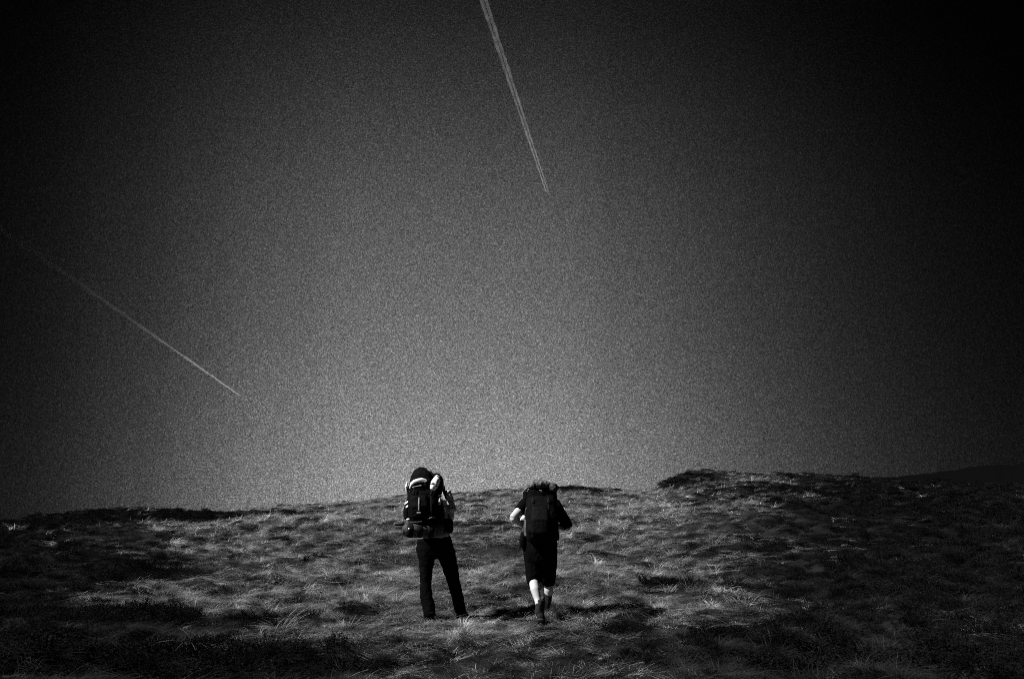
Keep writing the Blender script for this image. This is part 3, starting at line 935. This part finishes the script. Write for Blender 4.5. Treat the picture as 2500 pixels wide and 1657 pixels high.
# ------------------------------------------------------------------ contrails
def trail_mat(name, dens, length, fade_pow, floor):
    # dense and narrow behind the aircraft, thinning as it spreads
    m = bpy.data.materials.new(name); m.use_nodes = True
    nt = m.node_tree; n, l = nt.nodes, nt.links
    n.clear()
    out = n.new('ShaderNodeOutputMaterial')
    pv = n.new('ShaderNodeVolumePrincipled')
    pv.inputs['Color'].default_value = (1, 1, 1, 1)
    pv.inputs['Anisotropy'].default_value = 0.0
    t = n.new('ShaderNodeTexCoord')
    sx = n.new('ShaderNodeSeparateXYZ')
    l.new(t.outputs['Object'], sx.inputs['Vector'])
    mr = n.new('ShaderNodeMapRange')
    mr.inputs['From Min'].default_value = 0.0; mr.inputs['From Max'].default_value = length
    mr.inputs['To Min'].default_value = 1.0; mr.inputs['To Max'].default_value = 0.0
    l.new(sx.outputs['X'], mr.inputs['Value'])
    pw = n.new('ShaderNodeMath'); pw.operation = 'POWER'; pw.inputs[1].default_value = fade_pow
    l.new(mr.outputs['Result'], pw.inputs[0])
    ad = n.new('ShaderNodeMath'); ad.operation = 'ADD'; ad.inputs[1].default_value = floor
    l.new(pw.outputs[0], ad.inputs[0])
    ns = n.new('ShaderNodeTexNoise'); ns.inputs['Scale'].default_value = 0.004; ns.inputs['Detail'].default_value = 3
    l.new(t.outputs['Object'], ns.inputs['Vector'])
    nr = n.new('ShaderNodeMapRange'); nr.inputs['From Min'].default_value = 0.3; nr.inputs['From Max'].default_value = 0.7
    nr.inputs['To Min'].default_value = 0.6 * dens; nr.inputs['To Max'].default_value = 1.4 * dens
    l.new(ns.outputs['Fac'], nr.inputs['Value'])
    mu = n.new('ShaderNodeMath'); mu.operation = 'MULTIPLY'
    l.new(ad.outputs[0], mu.inputs[0]); l.new(nr.outputs['Result'], mu.inputs[1])
    l.new(mu.outputs[0], pv.inputs['Density'])
    l.new(pv.outputs['Volume'], out.inputs['Volume'])
    return m


def alt_point(px, py, alt):
    d = ray(px, py)
    return EYE + d * ((alt - EYE.z) / d.z)


def strand(name, a, b, r0, r1, off0, off1, mat, parent, n=220):
    """a drifting tube from the fresh end a to the old end b; off: sideways shift of its axis"""
    L = (b - a).length
    bm = bmesh.new()
    rings = []
    ph = random.uniform(0, 9)
    for i in range(n + 1):
        f = i / n
        x = L * f
        rad = r0 + (r1 - r0) * f ** 0.8
        rad *= 1 + 0.35 * mnoise.noise(Vector((x / (rad * 9 + 60), ph, 0)))
        o_ = off0 + (off1 - off0) * f + rad * 0.35 * mnoise.noise(Vector((x / (rad * 14 + 80), ph + 5, 3)))
        h_ = rad * 0.35 * mnoise.noise(Vector((x / (rad * 14 + 80), ph + 15, 3)))
        if i == 0:
            rad *= 0.3
        rings.append([bm.verts.new((x, o_ + rad * math.cos(t), h_ + rad * 0.8 * math.sin(t))) for t in np.linspace(0, 2 * math.pi, 14, endpoint=False)])
    for p, q in zip(rings[:-1], rings[1:]):
        for k in range(14):
            bm.faces.new((p[k], p[(k + 1) % 14], q[(k + 1) % 14], q[k]))
    bm.faces.new(list(reversed(rings[0]))); bm.faces.new(rings[-1])
    return finish(name, bm, mat, parent)


a1, t1 = alt_point(1337, 471, 9000), alt_point(1180, 0, 9000)
b1 = a1 + (t1 - a1) * 1.7
trail1 = empty('contrail', a1, 'long double vapour trail rising to the top edge of the sky, above the hikers', 'contrail', 'aircraft trails in the sky')
dv = (b1 - a1).normalized()
trail1.rotation_euler = (0, 0, math.atan2(dv.y, dv.x))
L1 = (b1 - a1).length
vm = trail_mat('vapour', 0.0072, L1, 5.0, 0.15)
strand('vapour_strand', a1, b1, 9, 48, 27, 40, vm, trail1)
strand('vapour_strand', a1, b1, 9, 48, -27, -40, vm, trail1)
a2, t2 = alt_point(585, 965, 7000), alt_point(130, 648, 7000)
b2 = a2 + (t2 - a2) * 1.25
trail2 = empty('contrail', a2, 'faint thin vapour trail slanting up to the left edge, low in the sky', 'contrail', 'aircraft trails in the sky')
dv = (b2 - a2).normalized()
trail2.rotation_euler = (0, 0, math.atan2(dv.y, dv.x))
L2 = (b2 - a2).length
vm2 = trail_mat('thin_vapour', 0.0046, L2, 3.8, 0.002)
strand('vapour_strand', a2, b2, 24, 75, 0, 0, vm2, trail2)

# ------------------------------------------------------------------ grass and heather
def plant_mat(name, lo, hi, trans, patch_scale, dark=None):
    m = bpy.data.materials.new(name); m.use_nodes = True
    nt = m.node_tree; n, l = nt.nodes, nt.links
    n.clear()
    out = n.new('ShaderNodeOutputMaterial')
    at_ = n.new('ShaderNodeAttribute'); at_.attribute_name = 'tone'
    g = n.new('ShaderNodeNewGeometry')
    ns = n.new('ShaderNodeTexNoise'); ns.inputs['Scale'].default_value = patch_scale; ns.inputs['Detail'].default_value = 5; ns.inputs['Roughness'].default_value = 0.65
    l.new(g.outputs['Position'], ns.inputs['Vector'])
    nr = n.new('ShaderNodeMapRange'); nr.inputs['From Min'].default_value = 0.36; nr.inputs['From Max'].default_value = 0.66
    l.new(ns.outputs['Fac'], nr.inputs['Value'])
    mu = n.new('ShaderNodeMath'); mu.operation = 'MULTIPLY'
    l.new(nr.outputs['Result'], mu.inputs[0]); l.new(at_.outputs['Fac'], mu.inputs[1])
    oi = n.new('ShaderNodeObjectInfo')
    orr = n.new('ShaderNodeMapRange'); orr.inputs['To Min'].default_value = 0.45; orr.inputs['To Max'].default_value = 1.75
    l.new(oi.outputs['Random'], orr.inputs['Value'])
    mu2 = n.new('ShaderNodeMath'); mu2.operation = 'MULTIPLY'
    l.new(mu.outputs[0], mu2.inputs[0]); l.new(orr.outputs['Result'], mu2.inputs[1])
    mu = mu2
    mr = n.new('ShaderNodeMapRange'); mr.inputs['To Min'].default_value = lo; mr.inputs['To Max'].default_value = hi
    l.new(mu.outputs[0], mr.inputs['Value'])
    d = n.new('ShaderNodeBsdfDiffuse'); tr = n.new('ShaderNodeBsdfTranslucent'); mx = n.new('ShaderNodeMixShader')
    mx.inputs['Fac'].default_value = trans
    l.new(mr.outputs['Result'], d.inputs['Color']); l.new(mr.outputs['Result'], tr.inputs['Color'])
    l.new(d.outputs[0], mx.inputs[1]); l.new(tr.outputs[0], mx.inputs[2])
    l.new(mx.outputs[0], out.inputs['Surface'])
    return m


MG = plant_mat('dry_grass', 0.025, 1.0, 0.25, 3.6)
MD = plant_mat('edge_dark_grass', 0.004, 0.07, 0.2, 3.6)  # dark copy of the dry grass, carrying lens edge darkening in its colour
MH = plant_mat('heather_leaf', 0.004, 0.024, 0.1, 1.6)


def tuft_mesh(name, nb, rad, lmin, lmax, lean, droop, width, mat, spread=0.7, segs=4, erect=1.0):
    V, F, T = [], [], []
    for _ in range(nb):
        a = rng.uniform(0, 2 * np.pi); rr = rad * math.sqrt(rng.uniform())
        p = np.array([rr * math.cos(a), rr * math.sin(a), -0.03])
        L = rng.uniform(lmin, lmax)
        th = rng.normal(0, spread) + 0.25 * (a if a < np.pi else a - 2 * np.pi)
        h = np.array([math.cos(th), math.sin(th), 0])
        s = np.array([-h[1], h[0], 0])
        ln = lean * rng.uniform(0.5, 1.4); dr = droop * rng.uniform(0.6, 1.4); up = erect * rng.uniform(0.7, 1.15)
        kink = rng.normal(0, 0.15)
        w = width * rng.uniform(0.6, 1.3)
        tone = min(1.0, max(0.0, rng.beta(2.0, 1.6)))
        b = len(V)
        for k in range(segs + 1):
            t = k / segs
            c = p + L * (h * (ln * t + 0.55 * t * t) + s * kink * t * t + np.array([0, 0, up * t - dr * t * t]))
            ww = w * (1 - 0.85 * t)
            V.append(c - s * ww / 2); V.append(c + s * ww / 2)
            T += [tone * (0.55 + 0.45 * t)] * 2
        for k in range(segs):
            i = b + 2 * k
            F.append((i, i + 1, i + 3, i + 2))
    me = bpy.data.meshes.new(name)
    me.from_pydata([tuple(v) for v in V], [], F)
    at_ = me.attributes.new('tone', 'FLOAT', 'POINT')
    at_.data.foreach_set('value', np.array(T, dtype=np.float32))
    me.materials.append(mat)
    me.polygons.foreach_set('use_smooth', [True] * len(me.polygons))
    return me


def heather_mesh(name, nt_, rad, hgt, leaf, mat):
    V, F, T = [], [], []

    def quad(c, u, v, tone):
        b = len(V)
        V.extend([c - u - v, c + u - v, c + u + v, c - u + v])
        T.extend([tone] * 4)
        F.append((b, b + 1, b + 2, b + 3))
    for _ in range(nt_):
        a = rng.uniform(0, 2 * np.pi); q = math.sqrt(rng.uniform())
        base = np.array([rad * 0.35 * q * math.cos(a), rad * 0.35 * q * math.sin(a), -0.04])
        tip = np.array([rad * q * math.cos(a + rng.normal(0, .2)), rad * q * math.sin(a + rng.normal(0, .2)), hgt * (1 - 0.55 * q * q) * rng.uniform(0.7, 1.2)])
        tone = rng.beta(1.6, 2.0)
        # twig
        d = tip - base; L = np.linalg.norm(d); d = d / L
        s = np.cross(d, rng.normal(size=3)); s /= np.linalg.norm(s)
        quad((base + tip) / 2, s * 0.003, d * L / 2, 0.2)
        for k in range(9):
            t = 0.45 + 0.6 * k / 8
            c = base + d * L * t + rng.normal(0, leaf * 0.9, 3)
            u = rng.normal(size=3); u /= np.linalg.norm(u)
            v = np.cross(u, rng.normal(size=3)); v /= np.linalg.norm(v)
            quad(c, u * leaf * rng.uniform(.5, 1.1), v * leaf * rng.uniform(.25, .6), tone * rng.uniform(0.5, 1.2))
    me = bpy.data.meshes.new(name)
    me.from_pydata([tuple(v) for v in V], [], F)
    at_ = me.attributes.new('tone', 'FLOAT', 'POINT')
    at_.data.foreach_set('value', np.clip(np.array(T, dtype=np.float32), 0, 1))
    me.materials.append(mat)
    return me


def scatter(name, meshes, pts, rot, scl, idx, mat_kind='stuff'):
    src = bpy.data.collections.new(name + '_tufts')
    for i, me in enumerate(meshes):
        src.objects.link(bpy.data.objects.new('%s_tuft_%d' % (name, i), me))
    me = bpy.data.meshes.new(name)
    me.vertices.add(len(pts)); me.vertices.foreach_set('co', np.asarray(pts, np.float32).ravel())
    for an, ty, da, key in (('rot', 'FLOAT_VECTOR', rot, 'vector'), ('scl', 'FLOAT_VECTOR', scl, 'vector')):
        at_ = me.attributes.new(an, ty, 'POINT'); at_.data.foreach_set(key, np.asarray(da, np.float32).ravel())
    at_ = me.attributes.new('idx', 'INT', 'POINT'); at_.data.foreach_set('value', np.asarray(idx, np.int32))
    o = bpy.data.objects.new(name, me); link(o)
    o['kind'] = mat_kind
    ng = bpy.data.node_groups.new(name + '_scatter', 'GeometryNodeTree')
    ng.interface.new_socket('Geometry', in_out='INPUT', socket_type='NodeSocketGeometry')
    ng.interface.new_socket('Geometry', in_out='OUTPUT', socket_type='NodeSocketGeometry')
    n, l = ng.nodes, ng.links
    gi, go = n.new('NodeGroupInput'), n.new('NodeGroupOutput')
    iop = n.new('GeometryNodeInstanceOnPoints')
    ci = n.new('GeometryNodeCollectionInfo')
    ci.inputs['Collection'].default_value = src
    ci.inputs['Separate Children'].default_value = True
    ci.inputs['Reset Children'].default_value = True
    iop.inputs['Pick Instance'].default_value = True
    for an, ty, sock in (('rot', 'FLOAT_VECTOR', 'Rotation'), ('scl', 'FLOAT_VECTOR', 'Scale'), ('idx', 'INT', 'Instance Index')):
        na = n.new('GeometryNodeInputNamedAttribute'); na.data_type = ty
        na.inputs['Name'].default_value = an
        if sock == 'Rotation':
            er = n.new('FunctionNodeEulerToRotation')
            l.new(na.outputs['Attribute'], er.inputs[0]); l.new(er.outputs[0], iop.inputs['Rotation'])
        else:
            l.new(na.outputs['Attribute'], iop.inputs[sock])
    l.new(gi.outputs[0], iop.inputs['Points'])
    l.new(ci.outputs[0], iop.inputs['Instance'])
    l.new(iop.outputs[0], go.inputs[0])
    md = o.modifiers.new('scatter', 'NODES'); md.node_group = ng
    return o


def sector_points(n, r0, r1, half, power):
    """points over the sector in view, thinning out with distance: density ~ r**-power"""
    u = rng.uniform(size=n)
    e = 2 - power
    if abs(e) < 1e-6:
        r = r0 * (r1 / r0) ** u
    else:
        r = (r0 ** e + u * (r1 ** e - r0 ** e)) ** (1 / e)
    a = rng.uniform(-half, half, n)
    return r * np.sin(a), r * np.cos(a), r


HALF = R(37)
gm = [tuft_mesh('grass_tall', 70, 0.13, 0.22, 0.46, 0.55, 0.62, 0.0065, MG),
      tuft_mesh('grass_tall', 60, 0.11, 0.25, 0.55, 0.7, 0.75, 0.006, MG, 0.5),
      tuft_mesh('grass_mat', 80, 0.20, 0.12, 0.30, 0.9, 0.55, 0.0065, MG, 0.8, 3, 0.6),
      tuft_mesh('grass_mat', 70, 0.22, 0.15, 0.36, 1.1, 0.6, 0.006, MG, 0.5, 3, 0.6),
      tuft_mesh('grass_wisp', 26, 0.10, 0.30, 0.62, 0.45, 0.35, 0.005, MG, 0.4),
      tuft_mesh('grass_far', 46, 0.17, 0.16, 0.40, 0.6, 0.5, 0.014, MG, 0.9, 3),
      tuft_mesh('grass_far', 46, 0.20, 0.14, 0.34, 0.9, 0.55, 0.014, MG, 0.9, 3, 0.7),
      tuft_mesh('grass_edge_dark', 70, 0.20, 0.16, 0.38, 0.8, 0.6, 0.007, MD, 0.7, 3, 0.7),
      tuft_mesh('grass_edge_dark', 46, 0.20, 0.16, 0.38, 0.7, 0.55, 0.014, MD, 0.9, 3, 0.7)]


def flow(x, y):
    return 0.35 + 1.5 * pn(x / 4.0, y / 5.0, 31) + 0.8 * pn(x / 1.3, y / 1.6, 32)


x, y, r = sector_points(260000, 6.4, 74, HALF, 1.3)
h = heather_vignette_share(x, y)
cl = pn(x / 0.85, y / 0.95, 3)
hum = np.abs(cl) * 1.5                                     # hummock crests carry the tall tussocks
cl2 = pn(x / 1.7 + 7, y / 2.4, 41)
clump = pn(x / 0.42, y / 0.55, 43) + 0.6 * pn(x / 1.1, y / 1.2, 44)
keep = (rng.uniform(size=len(x)) < np.clip(1.08 - h * 0.6, 0, 1)) & (rng.uniform(size=len(x)) < np.clip(0.48 + 0.8 * cl2 + hum * 0.4, 0.16, 1) * (0.20 + 0.80 * sstep(-0.30, 0.25, clump)))
x, y, r, h, hum = x[keep], y[keep], r[keep], h[keep], hum[keep]
fx, fy = [], []
for bx, by, nb_ in ((la.x, la.y, 26), (ra.x, ra.y, 26), (b_la.x + .02, b_la.y, 9), (b_ra.x, b_ra.y, 9)):
    fx.append(bx + rng.normal(0.0, 0.13, nb_)); fy.append(by - 0.08 - rng.uniform(0.0, 0.28, nb_))
fx, fy = np.concatenate(fx), np.concatenate(fy)
x, y = np.concatenate([x, fx]), np.concatenate([y, fy])
r = np.hypot(x, y); h = np.concatenate([h, np.full(len(fx), 0.1)]); hum = np.concatenate([hum, np.zeros(len(fx))])
z = ground_z(x, y)
n = len(x)
far = r > rng.normal(26, 3, n)
edge = sstep(0.42, 1.05, np.abs(x + 0.06 * y) / (0.6 + 0.375 * y) + 0.25 * pn(x / 2.2, y / 3.0, 51))  # side weight of the dark grass copy, imitating lens darkening
idx = np.where(rng.uniform(size=n) < 0.05 + 0.3 * np.clip(hum - 0.3, 0, 1), rng.integers(0, 2, n), rng.integers(2, 4, n))
idx = np.where(rng.uniform(size=n) < 0.025, 4, idx)
idx = np.where((r < 11.0) & np.isin(idx, (0, 1, 4)) | (np.isin(idx, (0, 1, 4)) & (edge > 0.3)), 2 + idx % 2, idx)
idx = np.where(far & ((rng.uniform(size=n) > 0.10) | (edge > 0.3)), rng.integers(5, 7, n), idx)
near_edge_dark = 0.75 * sstep(11.3, 9.0, y + 0.8 * pn(x / 1.5, y / 1.5, 61))  # dark grass copy toward the camera, darkening the bottom of the view
darkened = rng.uniform(size=n) < np.clip(np.maximum(edge * 0.92 + near_edge_dark + 0.06, h * 1.3), 0, 0.985)
idx = np.where(darkened, np.where(far, 8, 7), idx)
s = rng.uniform(0.6, 1.15, n) * np.where(far, 0.85, 0.72)
s = np.where(r > 45, s * 0.8, s)
rot = np.stack([rng.normal(0, 0.12, n), rng.normal(0, 0.12, n), flow(x, y) + rng.normal(0, 0.95, n)], -1)
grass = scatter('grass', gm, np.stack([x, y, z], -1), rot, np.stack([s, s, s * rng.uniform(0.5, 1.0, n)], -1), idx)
tag(grass, 'pale dry tussock grass bent by the wind over the slope, with darkened tufts toward the edges of the view', 'grass')

hm = [heather_mesh('heather_bush', 55, 0.26, 0.24, 0.013, MH), heather_mesh('heather_bush', 45, 0.22, 0.30, 0.012, MH), heather_mesh('heather_low', 45, 0.30, 0.13, 0.013, MH),
      heather_mesh('heather_far', 40, 0.32, 0.22, 0.024, MH)]
x, y, r = sector_points(52000, 6.4, 74, HALF, 1.2)
h = heather_vignette_share(x, y)
keep = rng.uniform(size=len(x)) < np.clip(h * 0.8 + 0.02, 0, 1)
# keep the trodden ground round the hikers open
keep &= (np.hypot((x + 0.4) / 2.0, (y - 11.3) / 0.9) > 1)
keep &= ~((r < 12) & (rng.uniform(size=len(x)) < 0.25))
x, y, r, h = x[keep], y[keep], r[keep], h[keep]
z = ground_z(x, y)
n = len(x)
idx = np.where(r > rng.normal(24, 3, n), 3, rng.integers(0, 3, n))
s = rng.uniform(0.5, 1.1, n) * (0.42 + 0.5 * h)
rot = np.stack([rng.normal(0, 0.15, n), rng.normal(0, 0.15, n), rng.uniform(0, 6.28, n)], -1)
heath = scatter('heather', hm, np.stack([x, y, z], -1), rot, np.stack([s, s, s * rng.uniform(0.7, 1.2, n) * (0.38 + 0.27 * sstep(0.3, 0.9, h))], -1), idx)
tag(heath, 'dark low heather in beds among the pale grass, massed on the flanks as edge darkening', 'heather')
